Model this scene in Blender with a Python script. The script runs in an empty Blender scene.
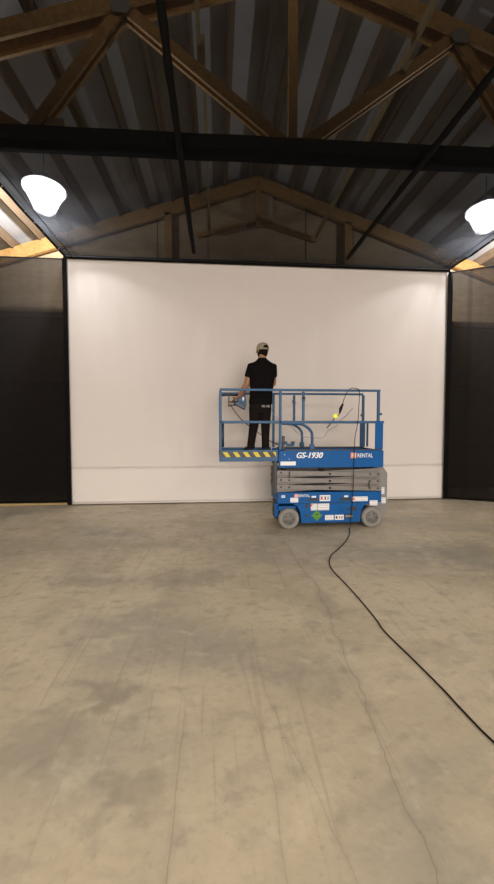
import bpy, bmesh, math, random
from mathutils import Vector, Matrix, noise
random.seed(4)
C = bpy.context.scene.collection
PI = math.pi

# ------------------------------------------------------------------ helpers
def V(*a): return Vector(a)

def box(bm, x0, x1, y0, y1, z0, z1):
    vs = [bm.verts.new((x, y, z)) for x in (x0, x1) for y in (y0, y1) for z in (z0, z1)]
    for f in ((0,1,3,2), (4,6,7,5), (0,4,5,1), (2,3,7,6), (0,2,6,4), (1,5,7,3)):
        bm.faces.new([vs[i] for i in f])

def board(bm, a, b, w, d, up=(0, 1, 0)):
    """a straight board from a to b: w across, d along 'up'"""
    a, b = Vector(a), Vector(b); t = (b-a).normalized()
    n = Vector(up); n = (n - t*n.dot(t)).normalized(); s = t.cross(n)
    vs = []
    for p in (a, b):
        for i, j in ((-1,-1), (1,-1), (1,1), (-1,1)):
            vs.append(bm.verts.new(p + s*(w/2*i) + n*(d/2*j)))
    for f in ((3,2,1,0), (4,5,6,7), (0,1,5,4), (1,2,6,5), (2,3,7,6), (3,0,4,7)):
        bm.faces.new([vs[i] for i in f])

def tube(bm, pts, r, n=10, smooth=False, flat=1.0):
    pts = [Vector(p) for p in pts]
    if smooth: pts = spline(pts)
    R = r if isinstance(r, (list, tuple)) else [r]*len(pts)
    if len(R) != len(pts):
        R = [R[0] + (R[-1]-R[0])*i/(len(pts)-1) for i in range(len(pts))]
    t0 = (pts[1]-pts[0]).normalized()
    ref = V(0,0,1) if abs(t0.z) < .9 else V(0,1,0)
    nrm = (ref - t0*ref.dot(t0)).normalized()
    rings = []
    for i, p in enumerate(pts):
        t = (pts[min(i+1, len(pts)-1)] - pts[max(i-1, 0)]).normalized()
        nrm = (nrm - t*nrm.dot(t)).normalized(); b = t.cross(nrm)
        rings.append([bm.verts.new(p + (nrm*math.cos(k*2*PI/n)*flat + b*math.sin(k*2*PI/n))*R[i]) for k in range(n)])
    for A, B in zip(rings, rings[1:]):
        for k in range(n):
            bm.faces.new((A[k], A[(k+1)%n], B[(k+1)%n], B[k])).smooth = True
    bm.faces.new(rings[0][::-1]); bm.faces.new(rings[-1])

def spline(p, sub=6):
    out = []
    for i in range(len(p)-1):
        a, b, c, d = p[max(i-1,0)], p[i], p[i+1], p[min(i+2,len(p)-1)]
        for s in range(sub):
            t = s/sub
            out.append(.5*((2*b) + (c-a)*t + (2*a-5*b+4*c-d)*t*t + (3*b-a-3*c+d)*t**3))
    out.append(p[-1]); return out

def lathe(bm, c, prof, n=32, axis='z'):
    c = Vector(c); rings = []
    for r, h in prof:
        ring = []
        for k in range(n):
            a = 2*PI*k/n
            if axis == 'z': q = V(r*math.cos(a), r*math.sin(a), h)
            elif axis == 'y': q = V(r*math.cos(a), h, r*math.sin(a))
            else: q = V(h, r*math.cos(a), r*math.sin(a))
            ring.append(bm.verts.new(c+q))
        rings.append(ring)
    for A, B in zip(rings, rings[1:]):
        for k in range(n):
            bm.faces.new((A[k], A[(k+1)%n], B[(k+1)%n], B[k])).smooth = True
    bm.faces.new(rings[0][::-1]); bm.faces.new(rings[-1])

def loft(bm, secs, n=20):
    """horizontal super-ellipse sections (cx, cy, z, rx, ry)"""
    rings = []
    for cx, cy, z, rx, ry in secs:
        ring = []
        for k in range(n):
            a = 2*PI*k/n; c, s = math.cos(a), math.sin(a)
            e = .85
            ring.append(bm.verts.new((cx+rx*math.copysign(abs(c)**e, c), cy+ry*math.copysign(abs(s)**e, s), z)))
        rings.append(ring)
    for A, B in zip(rings, rings[1:]):
        for k in range(n):
            bm.faces.new((A[k], A[(k+1)%n], B[(k+1)%n], B[k])).smooth = True
    bm.faces.new(rings[0][::-1]); bm.faces.new(rings[-1])

def prism(bm, poly, y0, y1):
    """polygon in (x, z) pulled from y0 to y1"""
    A = [bm.verts.new((x, y0, z)) for x, z in poly]
    B = [bm.verts.new((x, y1, z)) for x, z in poly]
    bm.faces.new(A); bm.faces.new(B[::-1])
    n = len(poly)
    for k in range(n): bm.faces.new((A[k], B[k], B[(k+1)%n], A[(k+1)%n]))

def origin_of(o):
    p = V(0,0,0)
    while o: p = p + o.location; o = o.parent
    return p

def obj(name, bm, m, parent=None, bevel=0, label=None, origin=None):
    """bm is in world coordinates; the object hangs under parent without moving"""
    bmesh.ops.recalc_face_normals(bm, faces=bm.faces[:])
    base = origin_of(parent)
    if origin is not None: loc = Vector(origin) - base
    else: loc = V(0,0,0)
    bmesh.ops.translate(bm, verts=bm.verts[:], vec=-(base+loc))
    me = bpy.data.meshes.new(name); bm.to_mesh(me); bm.free()
    me.materials.append(m)
    o = bpy.data.objects.new(name, me); C.objects.link(o)
    o.location = loc
    if parent: o.parent = parent
    if bevel:
        b = o.modifiers.new('bevel', 'BEVEL'); b.width = bevel; b.segments = 2; b.limit_method = 'ANGLE'
    if label: o['label'] = label
    return o

def tag(o, label, cat, group=None):
    o['label'] = label; o['category'] = cat
    if group: o['group'] = group
    return o

def thing(name, label, cat, loc, group=None):
    o = bpy.data.objects.new(name, None); C.objects.link(o); o.location = loc
    o.empty_display_size = .1
    return tag(o, label, cat, group)

def struct(o): o['kind'] = 'structure'; return o
def B(): return bmesh.new()

# ------------------------------------------------------------------ materials
def mat(name, col, rough=.6, metal=0, spec=.5, bump=0, bscale=40, vary=0, vscale=6):
    m = bpy.data.materials.new(name); m.use_nodes = True
    nt = m.node_tree; p = nt.nodes['Principled BSDF']
    p.inputs['Base Color'].default_value = (*col, 1); p.inputs['Roughness'].default_value = rough
    p.inputs['Metallic'].default_value = metal; p.inputs['Specular IOR Level'].default_value = spec
    tc = nt.nodes.new('ShaderNodeTexCoord')
    if vary:
        nz = nt.nodes.new('ShaderNodeTexNoise'); nz.inputs['Scale'].default_value = vscale; nz.inputs['Detail'].default_value = 6
        mr = nt.nodes.new('ShaderNodeMapRange'); mr.inputs[1].default_value = .3; mr.inputs[2].default_value = .7
        mr.inputs[3].default_value = 1-vary; mr.inputs[4].default_value = 1+vary
        mx = nt.nodes.new('ShaderNodeVectorMath'); mx.operation = 'SCALE'; mx.inputs[0].default_value = col
        nt.links.new(tc.outputs['Object'], nz.inputs['Vector']); nt.links.new(nz.outputs['Fac'], mr.inputs[0])
        nt.links.new(mr.outputs[0], mx.inputs['Scale']); nt.links.new(mx.outputs[0], p.inputs['Base Color'])
    if bump:
        nb = nt.nodes.new('ShaderNodeTexNoise'); nb.inputs['Scale'].default_value = bscale; nb.inputs['Detail'].default_value = 4
        bp = nt.nodes.new('ShaderNodeBump'); bp.inputs['Strength'].default_value = bump; bp.inputs['Distance'].default_value = .01
        nt.links.new(tc.outputs['Object'], nb.inputs['Vector']); nt.links.new(nb.outputs['Fac'], bp.inputs['Height'])
        nt.links.new(bp.outputs[0], p.inputs['Normal'])
    return m

def wood(name, a, b, scale=(1.5, 1.5, 1.5)):
    m = mat(name, a, .7, spec=.3); nt = m.node_tree; p = nt.nodes['Principled BSDF']
    tc = nt.nodes.new('ShaderNodeTexCoord'); mp = nt.nodes.new('ShaderNodeMapping'); mp.inputs['Scale'].default_value = scale
    nz = nt.nodes.new('ShaderNodeTexNoise'); nz.inputs['Scale'].default_value = 3; nz.inputs['Detail'].default_value = 8; nz.inputs['Distortion'].default_value = .6
    cr = nt.nodes.new('ShaderNodeValToRGB'); cr.color_ramp.elements[0].position = .3; cr.color_ramp.elements[1].position = .72
    cr.color_ramp.elements[0].color = (*b, 1); cr.color_ramp.elements[1].color = (*a, 1)
    nt.links.new(tc.outputs['Object'], mp.inputs[0]); nt.links.new(mp.outputs[0], nz.inputs['Vector'])
    nt.links.new(nz.outputs['Fac'], cr.inputs[0]); nt.links.new(cr.outputs[0], p.inputs['Base Color'])
    return m

def netting(name, T0, col, trans):
    """open woven black mesh: light passes straight between the threads, less of it the more slanted its way"""
    m = bpy.data.materials.new(name); m.use_nodes = True; nt = m.node_tree; N = nt.nodes; L = nt.links
    N.remove(N['Principled BSDF']); out = N['Material Output']
    g = N.new('ShaderNodeNewGeometry'); dt = N.new('ShaderNodeVectorMath'); dt.operation = 'DOT_PRODUCT'
    L.new(g.outputs['True Normal'], dt.inputs[0]); L.new(g.outputs['Incoming'], dt.inputs[1])
    ab = N.new('ShaderNodeMath'); ab.operation = 'ABSOLUTE'; L.new(dt.outputs['Value'], ab.inputs[0])
    mx = N.new('ShaderNodeMath'); mx.operation = 'MAXIMUM'; mx.inputs[1].default_value = .08; L.new(ab.outputs[0], mx.inputs[0])
    dv = N.new('ShaderNodeMath'); dv.operation = 'DIVIDE'; dv.inputs[0].default_value = 1; L.new(mx.outputs[0], dv.inputs[1])
    pw = N.new('ShaderNodeMath'); pw.operation = 'POWER'; pw.inputs[0].default_value = T0; L.new(dv.outputs[0], pw.inputs[1])
    tr = N.new('ShaderNodeBsdfTransparent'); df = N.new('ShaderNodeBsdfDiffuse'); tl = N.new('ShaderNodeBsdfTranslucent')
    df.inputs[0].default_value = (*col, 1); tl.inputs[0].default_value = (*trans, 1)
    a1 = N.new('ShaderNodeAddShader'); L.new(df.outputs[0], a1.inputs[0]); L.new(tl.outputs[0], a1.inputs[1])
    mi = N.new('ShaderNodeMixShader'); L.new(pw.outputs[0], mi.inputs[0]); L.new(a1.outputs[0], mi.inputs[1]); L.new(tr.outputs[0], mi.inputs[2])
    L.new(mi.outputs[0], out.inputs['Surface'])
    return m

def emit(name, col, s):
    m = bpy.data.materials.new(name); m.use_nodes = True; p = m.node_tree.nodes['Principled BSDF']
    p.inputs['Base Color'].default_value = (.8,.8,.8,1)
    p.inputs['Emission Color'].default_value = (*col,1); p.inputs['Emission Strength'].default_value = s
    return m

def clear_lens(name, col, s, t):
    m = emit(name, col, s); nt = m.node_tree; p = nt.nodes['Principled BSDF']; out = nt.nodes['Material Output']
    tr = nt.nodes.new('ShaderNodeBsdfTransparent'); mi = nt.nodes.new('ShaderNodeMixShader'); mi.inputs[0].default_value = t
    nt.links.new(p.outputs[0], mi.inputs[1]); nt.links.new(tr.outputs[0], mi.inputs[2]); nt.links.new(mi.outputs[0], out.inputs['Surface'])
    return m

def concrete():
    m = bpy.data.materials.new('concrete'); m.use_nodes = True; nt = m.node_tree; N = nt.nodes; L = nt.links
    p = N['Principled BSDF']; p.inputs['Specular IOR Level'].default_value = .35
    tc = N.new('ShaderNodeTexCoord'); pos = tc.outputs['Object']
    def noise_(scale, detail=5, map_=(1,1,1), dist=0, off=(0,0,0)):
        mp = N.new('ShaderNodeMapping'); mp.inputs['Scale'].default_value = map_; mp.inputs['Location'].default_value = off
        nz = N.new('ShaderNodeTexNoise'); nz.inputs['Scale'].default_value = scale; nz.inputs['Detail'].default_value = detail
        nz.inputs['Distortion'].default_value = dist
        L.new(pos, mp.inputs[0]); L.new(mp.outputs[0], nz.inputs['Vector']); return nz.outputs['Fac']
    def rng(v, a, b, c=0, d=1):
        r = N.new('ShaderNodeMapRange'); r.interpolation_type = 'SMOOTHSTEP'
        for i, x in enumerate((a, b, c, d)): r.inputs[i+1].default_value = x
        L.new(v, r.inputs[0]); return r.outputs[0]
    def math_(op, a, b=None):
        x = N.new('ShaderNodeMath'); x.operation = op
        for i, q in enumerate((a, b)):
            if q is None: continue
            if isinstance(q, (int, float)): x.inputs[i].default_value = q
            else: L.new(q, x.inputs[i])
        return x.outputs[0]
    def mixc(f, a, b):
        x = N.new('ShaderNodeMix'); x.data_type = 'RGBA'
        if isinstance(f, (int, float)): x.inputs[0].default_value = f
        else: L.new(f, x.inputs[0])
        for i, q in ((6, a), (7, b)):
            if isinstance(q, tuple): x.inputs[i].default_value = (*q, 1)
            else: L.new(q, x.inputs[i])
        return x.outputs[2]
    base = mixc(rng(noise_(.9, 6, dist=.6), .35, .65), (.395,.338,.245), (.485,.413,.302))
    # grey worn zones
    base = mixc(math_('MULTIPLY', rng(noise_(.55, 7, (1,1.6,1), .4, (3.1,1.2,0)), .48, .68), .75), base, (.29,.265,.215))
    base = mixc(math_('MULTIPLY', rng(noise_(3.2, 8, (1,1.5,1), .5), .56, .74), .5), base, (.25,.225,.185))
    base = mixc(math_('MULTIPLY', rng(noise_(2.1, 8, (1,1.2,1), .8, (9,4,0)), .58, .75), .45), base, (.56,.49,.37))
    base = mixc(math_('MULTIPLY', rng(noise_(28, 6), .55, .78), .28), base, (.20,.18,.15))
    base = mixc(math_('MULTIPLY', rng(noise_(7, 8, (1,1.3,1), .3, (4,8,0)), .5, .72), .42), base, (.24,.215,.17))
    base = mixc(math_('MULTIPLY', rng(noise_(4.5, 8, (1,1.3,1), .5, (7,2,0)), .55, .74), .35), base, (.58,.52,.40))
    base = mixc(math_('MULTIPLY', rng(noise_(16, 10, (1,1.2,1), .4, (1,5,0)), .50, .75), .2), base, (.235,.21,.165))
    base = mixc(math_('MULTIPLY', rng(noise_(11, 10, (1,1.2,1), .4, (6,5,0)), .52, .76), .2), base, (.56,.50,.385))
    base = mixc(rng(noise_(45, 2, off=(3,3,0)), .73, .76, 0, .5), base, (.10,.085,.065))
    # drag marks running the length of the hall
    base = mixc(math_('MULTIPLY', rng(noise_(1, 4, (26,.8,1), .25), .62, .70), .22), base, (.19,.165,.13))
    base = mixc(math_('MULTIPLY', rng(noise_(1, 3, (15,.5,1), .5, (5,2,0)), .64, .70), .22), base, (.20,.175,.14))
    sp = N.new('ShaderNodeSeparateXYZ'); L.new(pos, sp.inputs[0])
    # stains
    wob = math_('MULTIPLY', math_('SUBTRACT', noise_(8, 9, off=(2,7,1)), .5), 2.4)
    for (sx, sy, rx, ry, k) in ((-.63,2.25,.17,.15,.75), (-1.35,3.95,.42,.16,.55), (-.25,3.95,.55,.24,.45), (1.55,2.5,.30,.2,.4), (-.95,1.95,.26,.24,.5),
                                (.62,2.25,.26,.22,.35), (-.35,1.62,.16,.13,.5), (3.6,4.3,1.1,.8,.45), (1.0,3.3,.12,.35,.4), (-2.2,5.2,1.6,.5,.35), (.25,5.0,.8,.35,.3)):
        dx = math_('DIVIDE', math_('SUBTRACT', sp.outputs[0], sx), rx); dy = math_('DIVIDE', math_('SUBTRACT', sp.outputs[1], sy), ry)
        d = math_('SQRT', math_('ADD', math_('MULTIPLY', dx, dx), math_('MULTIPLY', dy, dy)))
        d = math_('ADD', d, wob)
        base = mixc(rng(d, .35, 1.25, k*.9, 0), base, (.225,.20,.155))
    # cracks: X as a function of Y
    def crack(pts, w, jit, dark):
        nonlocal base
        fc = N.new('ShaderNodeFloatCurve'); cm = fc.mapping.curves[0]
        P = [((y)/8, (x+3)/8) for x, y in pts]
        cm.points[0].location = P[0]; cm.points[1].location = P[-1]
        for q in P[1:-1]: cm.points.new(*q)
        fc.mapping.update()
        L.new(math_('DIVIDE', sp.outputs[1], 8), fc.inputs['Value'])
        cx = math_('SUBTRACT', math_('MULTIPLY', fc.outputs[0], 8), 3)
        j = math_('MULTIPLY', math_('SUBTRACT', noise_(3.5, 8), .5), jit)
        d = math_('ABSOLUTE', math_('SUBTRACT', sp.outputs[0], math_('ADD', cx, j)))
        inr = math_('MULTIPLY', rng(sp.outputs[1], pts[0][1]-.1, pts[0][1]+.1), rng(sp.outputs[1], pts[-1][1]-.5, pts[-1][1], 1, 0))
        base = mixc(math_('MULTIPLY', math_('MULTIPLY', rng(d, w*.3, w, 1, 0), inr), dark), base, (.10,.085,.065))
        base = mixc(math_('MULTIPLY', math_('MULTIPLY', rng(d, w, w*9, 1, 0), inr), dark*.35), base, (.20,.175,.14))
    crack([(.78,.6), (.794,1.2), (.80,1.4), (.82,1.54), (.836,1.8), (.88,2.17), (.94,2.84), (1.0,3.56), (.956,4.75), (.9,5.6)], .005, .16, .38)
    crack([(.22,1.0), (.25,1.6), (.17,2.4), (.12,3.0)], .0035, .06, .25)
    crack([(.52,.9), (.47,1.4), (.30,2.2), (.28,2.9)], .0035, .08, .22)
    crack([(-.17,.8), (-.19,1.6), (-.19,2.4)], .004, .04, .3)
    L.new(base, p.inputs['Base Color'])
    L.new(rng(noise_(3, 6), .3, .7, .42, .68), p.inputs['Roughness'])
    bp = N.new('ShaderNodeBump'); bp.inputs['Strength'].default_value = .12; bp.inputs['Distance'].default_value = .02
    L.new(noise_(14, 8), bp.inputs['Height']); L.new(bp.outputs[0], p.inputs['Normal'])
    return m

M = dict(
    wood=wood('truss_wood', (.56,.33,.115), (.38,.205,.065), (6,1.2,6)),
    purlin=wood('purlin_wood', (.24,.165,.105), (.15,.105,.065), (6,.6,6)),
    ply=wood('gable_plywood', (.62,.47,.29), (.47,.34,.20), (1,1,4)),
    steel=mat('gusset_steel', (.30,.27,.23), .6, .3),
    roof=mat('roof_sheet', (.60,.60,.61), .6, vary=.06, vscale=3),
    beam=mat('black_wrap', (.010,.0095,.0095), .8, spec=.15, bump=.3, bscale=12),
    black=mat('black_fabric', (.005,.0048,.0048), .9, spec=.08),
    blackgloss=mat('black_rubber', (.008,.0075,.0075), .6, spec=.2),
    screen=mat('white_cloth', (.70,.645,.605), .9, spec=.1, bump=.08, bscale=300, vary=.012, vscale=1.2),
    hem=mat('white_hem', (.73,.68,.64), .9, spec=.1),
    blue=mat('blue_paint', (.0015,.080,.275), .5, spec=.2, vary=.08, vscale=5),
    rail=mat('blue_rail_paint', (.028,.088,.185), .5, spec=.3, vary=.12, vscale=9),
    darkblue=mat('dark_blue_paint', (.02,.045,.09), .5),
    grey=mat('grey_paint', (.175,.160,.150), .5, vary=.08, vscale=8),
    lightgrey=mat('pale_grey_plate', (.20,.195,.19), .5, vary=.06),
    dark=mat('dark_steel', (.02,.02,.022), .5),
    tire=mat('grey_tire_rubber', (.21,.20,.18), .8, vary=.1, vscale=20, bump=.2),
    hub=mat('wheel_hub_grey', (.14,.135,.125), .6, vary=.1, vscale=20),
    white=mat('white_vinyl', (.72,.73,.74), .5), orange=mat('orange_vinyl', (.65,.16,.05), .5),
    red=mat('red_vinyl', (.55,.05,.04), .5), green=mat('green_vinyl', (.07,.24,.02), .5),
    yellow=mat('yellow_vinyl', (.55,.43,.02), .5), ink=mat('black_ink', (.02,.02,.02), .5),
    tagyel=mat('yellow_tag', (.85,.85,.05), .5), greyvinyl=mat('grey_ink', (.30,.32,.36), .5),
    skin=mat('skin', (.30,.15,.085), .55), hair=mat('dark_hair', (.008,.005,.004), .9, spec=.1, bump=.6, bscale=120),
    shirt=mat('black_cotton', (.0065,.006,.006), .95, spec=.05, bump=.3, bscale=18),
    pants=mat('black_denim', (.011,.009,.008), .95, spec=.05, bump=.3, bscale=25),
    shoe=mat('black_leather', (.012,.011,.010), .55), sole=mat('shoe_sole', (.05,.045,.04), .7),
    cap=mat('tan_canvas', (.31,.26,.185), .9, spec=.2, bump=.3, bscale=200),
    lens=clear_lens('lit_lens', (.95,.97,1), 9, .7), housing=mat('lamp_housing', (.35,.35,.36), .5, .3),
    eye=mat('eye', (.6,.6,.6), .2), net=netting('black_ceiling_mesh', .25, (.006,.006,.006), (.0035,.0036,.004)),
    curtain=netting('black_curtain_mesh', .13, (.009,.008,.0078), (.012,.012,.013)),
    shade_wood=wood('shaded_wall_wood', (.22,.16,.11), (.15,.11,.075), (1,1,4)),  # wood tone darkened to carry the shade low on the back wall
    wall=mat('steel_wall', (.42,.38,.33), .6, vary=.06, vscale=2), sill=wood('sill_wood', (.5,.36,.16), (.36,.25,.11)),
)
M['floor'] = concrete()

XC = 1.0          # ridge line
SL = 1/3          # roof pitch
def roofz(x, base): return base - SL*abs(x-XC)

# ------------------------------------------------------------------ the hall
XL, XR, YN, YB = -8.0, 10.0, -10.0, 9.25
bm = B(); box(bm, XL, XR, YN, YB, -.1, 0); struct(obj('floor', bm, M['floor']))
# roof: two corrugated slopes
bm = B(); pitch = .25
zs = 7.72
for side in (-1, 1):
    xe = XL if side < 0 else XR
    n = 72; prev = None
    for i in range(n+1):
        x = XC + (xe-XC)*i/n
        row = [bm.verts.new((x, y, roofz(x, zs) + dz)) for y in (YN, YB) for dz in (0, .05)]
        if prev:
            a, b = prev, row
            bm.faces.new((a[0], a[2], b[2], b[0])); bm.faces.new((a[1], b[1], b[3], a[3]))
            bm.faces.new((a[0], b[0], b[1], a[1])); bm.faces.new((a[2], a[3], b[3], b[2]))
        prev = row
roof = struct(obj('ceiling', bm, M['roof']))
for side in (-1, 1):
    k = 0
    while True:
        d = .18 + .6*k; x = XC + side*d
        if x < XL+.1 or x > XR-.1: break
        bm = B(); ang = -side*math.atan(SL)
        z1 = roofz(x, zs) - .003
        a = V(x, YN+.02, z1-.10); b_ = V(x, YB-.02, z1-.10)
        board(bm, a, b_, .05, .20, up=(math.sin(-ang)*-1, 0, math.cos(ang)))
        obj('purlin', bm, M['purlin'], roof); k += 1

# walls
wb = B(); prism(wb, [(XL,0), (XR,0), (XR,roofz(XR,7.7)), (XC,7.7), (XL,roofz(XL,7.7))], 9.2, 9.3)
wallb = struct(obj('wall_back', wb, M['ply']))
for z in (1.15, 2.65, 4.15):
    bm = B(); box(bm, XL, XR, 9.12, 9.2, z, z+.14); obj('girt', bm, M['purlin'], wallb)
for nm, x in (('wall_left', XL), ('wall_right', XR)):
    bm = B(); box(bm, x-.1 if x < 0 else x, x if x < 0 else x+.1, YN, 9.3, 0, roofz(x, 7.66)); struct(obj(nm, bm, M['wall']))
bm = B(); prism(bm, [(XL,0), (XR,0), (XR,roofz(XR,7.7)), (XC,7.7), (XL,roofz(XL,7.7))], YN-.1, YN); struct(obj('wall_front', bm, M['wall']))
bm = B(); box(bm, XL, XR, 9.17, 9.199, 0, 4.16); obj('lower_shade_sheet', bm, M['shade_wood'], wallb)  # added dark sheet: the shade behind the curtain is put into its colour
# panel joints of the gable sheathing, a vent panel and boards
for x in (-1.4, -.2, 2.2, 3.4):
    bm = B(); box(bm, x-.006, x+.006, 9.19, 9.201, 5, roofz(x, 7.5)); obj('panel_joint', bm, M['dark'], wallb)
bm = B(); box(bm, .78, 1.36, 9.12, 9.19, 6.46, 7.28); obj('vent_panel', bm, M['ply'], wallb, .01)

# trusses
def truss(y, base, label, back=False):
    t = thing('roof_truss', label, 'roof truss', (XC, y, base-2))
    for side in (-1, 1):
        for dy in ((-.1, .1) if not back else (0,)):
            bm = B(); xe = XC + side*(8.2 if side < 0 or True else 0)
            xe = max(XL+.05, min(XR-.05, xe))
            h = .20
            a = V(XC, y+dy, base+h/2+.01); b_ = V(xe, y+dy, roofz(xe, base+h/2+.01))
            board(bm, a, b_, h if not back else .28, .04 if not back else .09)
            obj('top_chord', bm, M['wood'], t)
    if not back:
        zb = 5.24
        for side in (-1, 1):
            nx = XC + side*2.13; nz = roofz(nx, base)
            for i, dy in enumerate((-.05, .05)):
                bm = B(); board(bm, (XC+side*.02, y+dy, zb-.1), (nx, y+dy, nz+.1), .135, .04); obj('web', bm, M['wood'], t)
                bm = B(); board(bm, (XC+side*3.25, y+dy, zb-.1), (nx-side*.02, y+dy, nz+.1), .135, .04); obj('web', bm, M['wood'], t)
                bm = B(); board(bm, (XC+side*3.25, y+dy, zb-.1), (XC+side*4.6, y+dy, roofz(XC+side*4.6, base)+.1), .135, .04); obj('web', bm, M['wood'], t)
            bm = B()
            prism(bm, [(nx-.12, nz-.0), (nx-.08, nz-.06), (nx+.08, nz-.06), (nx+.12, nz-.0), (nx+.10, nz+.10), (nx-.10, nz+.10)], y-.128, y-.122)
            obj('gusset_plate', bm, M['steel'], t)
        bm = B(); board(bm, (XC, y+.1, zb-.1), (XC, y+.1, base+.1), .12, .045, up=(0,1,0)); obj('king_post', bm, M['wood'], t)
        bm = B(); prism(bm, [(XC-.16, 5.18), (XC+.16, 5.18), (XC+.12, 5.28), (XC-.12, 5.28)], y-.082, y-.076); obj('gusset_plate', bm, M['steel'], t)
    else:
        for x in (-1.12, 3.2):
            bm = B(); board(bm, (x, y, 5.0), (x, y, roofz(x, base)+.02), .16, .09); obj('post', bm, M['wood'], t)
        for side in (-1, 1):
            bm = B(); board(bm, (XC+side*.25, y+.07, 6.5), (XC+side*1.45, y+.07, 6.16), .09, .05); obj('web', bm, M['wood'], t)
        bm = B(); box(bm, XC-.06, XC+.06, y-.05, y+.05, 6.4, base+.03); obj('king_post', bm, M['wood'], t)
    return t
truss(4.86, 7.32, 'nearer timber roof truss with doubled diagonal webs rising from the black beam')
truss(9.04, 7.30, 'far timber roof truss standing against the plywood gable wall', True)

# long 2x4 braces between the trusses
for x, lab in ((-.20, 'pale two by four brace running back from truss, left of the king post'),
               (2.35, 'pale two by four brace running back from truss, right of the king post')):
    t = thing('roof_brace', lab, 'brace', (x, 6, 6.2))
    bm = B(); board(bm, (x, 1.0, 6.2), (x, 5.2, 6.2), .045, .10, up=(0,0,1)); obj('brace_board', bm, M['sill'], t)
    bm = B(); board(bm, (x+.05, 4.6, 6.2), (x+.05, 8.98, 6.2), .045, .10, up=(0,0,1)); obj('brace_board', bm, M['sill'], t)

# black wrapped beam with the small block on it
bm = B()
n = 60; prev = None
for i in range(n+1):
    x = -6.2 + 14.4*i/n
    w = .006*noise.noise(V(x*1.7, 0, 0)); w2 = .006*noise.noise(V(x*1.3, 5, 0))
    yb = 4.69-.017*(x-.5)
    row = [bm.verts.new(q) for q in ((x, yb+w, 5.035+w2), (x, yb+.235-w, 5.035+w2), (x, yb+.235+w2, 5.20), (x, yb-w2, 5.20+w))]
    if prev:
        for k in range(4): bm.faces.new((prev[k], prev[(k+1)%4], row[(k+1)%4], row[k]))
    else: bm.faces.new(row)
    prev = row
bm.faces.new(prev)
tag(obj('black_beam', bm, M['beam'], origin=(1, 4.85, 5.03)), 'long black wrapped beam crossing the hall under the nearer truss', 'beam')
bm = B(); box(bm, -2.2, -1.83, 4.82, 4.87, 5.202, 5.36)
tag(obj('wood_block', bm, M['ply'], bevel=.004, origin=(-2.0, 4.84, 5.2)), 'small pale board scrap standing on the black beam at left', 'wood block')

# ------------------------------------------------------------------ ceiling mesh
NL, NR = -3.0, 5.0
def net(name, y0, y1, label):
    bm = B(); nx, ny = 90, int((y1-y0)*12)
    def zz(x, y):
        t = noise.noise(V(x*.7, y*.7, 3))*.02 + noise.noise(V(x*2.6, y*.8, 9))*.008
        e = max(0, 1-min(x-NL, NR-x)/.5)
        t += e*.012*math.sin((min(x-NL, NR-x))*40)
        for lx in (-2.85, 4.9):
            d = math.hypot(x-lx-.25*(1 if lx < 0 else -1), (y-6.9)); t += .018*math.exp(-((d-.45)/.16)**2)
        return 5.0 + t*min(1, (y1-y)/.3)*min(1, (y-y0)/.2)
    g = []
    for j in range(ny+1):
        y = y0 + (y1-y0)*j/ny
        g.append([])
        for i in range(nx+1):
            x = NL + (NR-NL)*i/nx
            g[-1].append(bm.verts.new((x, y, zz(x, y))))
    for j in range(ny):
        for i in range(nx): bm.faces.new((g[j][i], g[j][i+1], g[j+1][i+1], g[j+1][i])).smooth = True
    t = thing(name, label, 'netting', (XC, (y0+y1)/2, 5.0))
    obj('mesh_sheet', bm, M['net'], t)
    for x, s in ((NL, -1), (NR, 1)):
        bm = B(); P = [(x+.006*math.sin(k*2.1), y0+(y1-y0)*k/24, 5.0-.012*(k%3 == 1)) for k in range(25)]
        tube(bm, P, .021, 8); e = obj('edge_hem', bm, M['black'], t)
        k = 0; y = y0+.2
        while y < y1-.05:
            if y > 2.5:
                bm = B(); lathe(bm, (x-.012*s, y, 4.983), [(.004,0), (.011,.003), (.011,.006), (.004,.009)], 10); obj('grommet', bm, M['white'], e)
            y += .31
        bm = B(); tube(bm, [(x-s*.17, y0+.02, 5.03), (x-s*.16, (y0+y1)/2, 5.035), (x-s*.13, y1-.02, 5.02)], .009, 6, True); obj('edge_cord', bm, M['black'], t)
    return t
net('ceiling_net', -.5, 7.74, 'sheer black mesh ceiling stretched below the roof trusses up to the backdrop')
bm = B(); box(bm, NL-.03, NR+.03, 7.76, 7.80, 4.955, 5.03)
tag(obj('top_batten', bm, M['black'], bevel=.008, origin=(1,7.78,4.99)), 'black batten along the top edge of the white backdrop', 'batten')

# support cables below the mesh
for x, lab in ((-.43, 'left of two black cables running to the backdrop under the mesh ceiling'),
               (2.575, 'right of two black cables running to the backdrop under the mesh ceiling')):
    bm = B(); P, R = [], []
    for k in range(120):
        y = -.4 + 7.65*k/119
        P.append((x+.006*noise.noise(V(y*3, x, 0)), y, 4.93+.004*noise.noise(V(y*4, 1, x))))
        R.append(.038+.008*noise.noise(V(y*9, x, 5)))
    tube(bm, P, R, 8)
    tag(obj('support_cable', bm, M['black'], origin=(x, 3.7, 4.93)), lab, 'cable', 'cables under the mesh ceiling')

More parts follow.
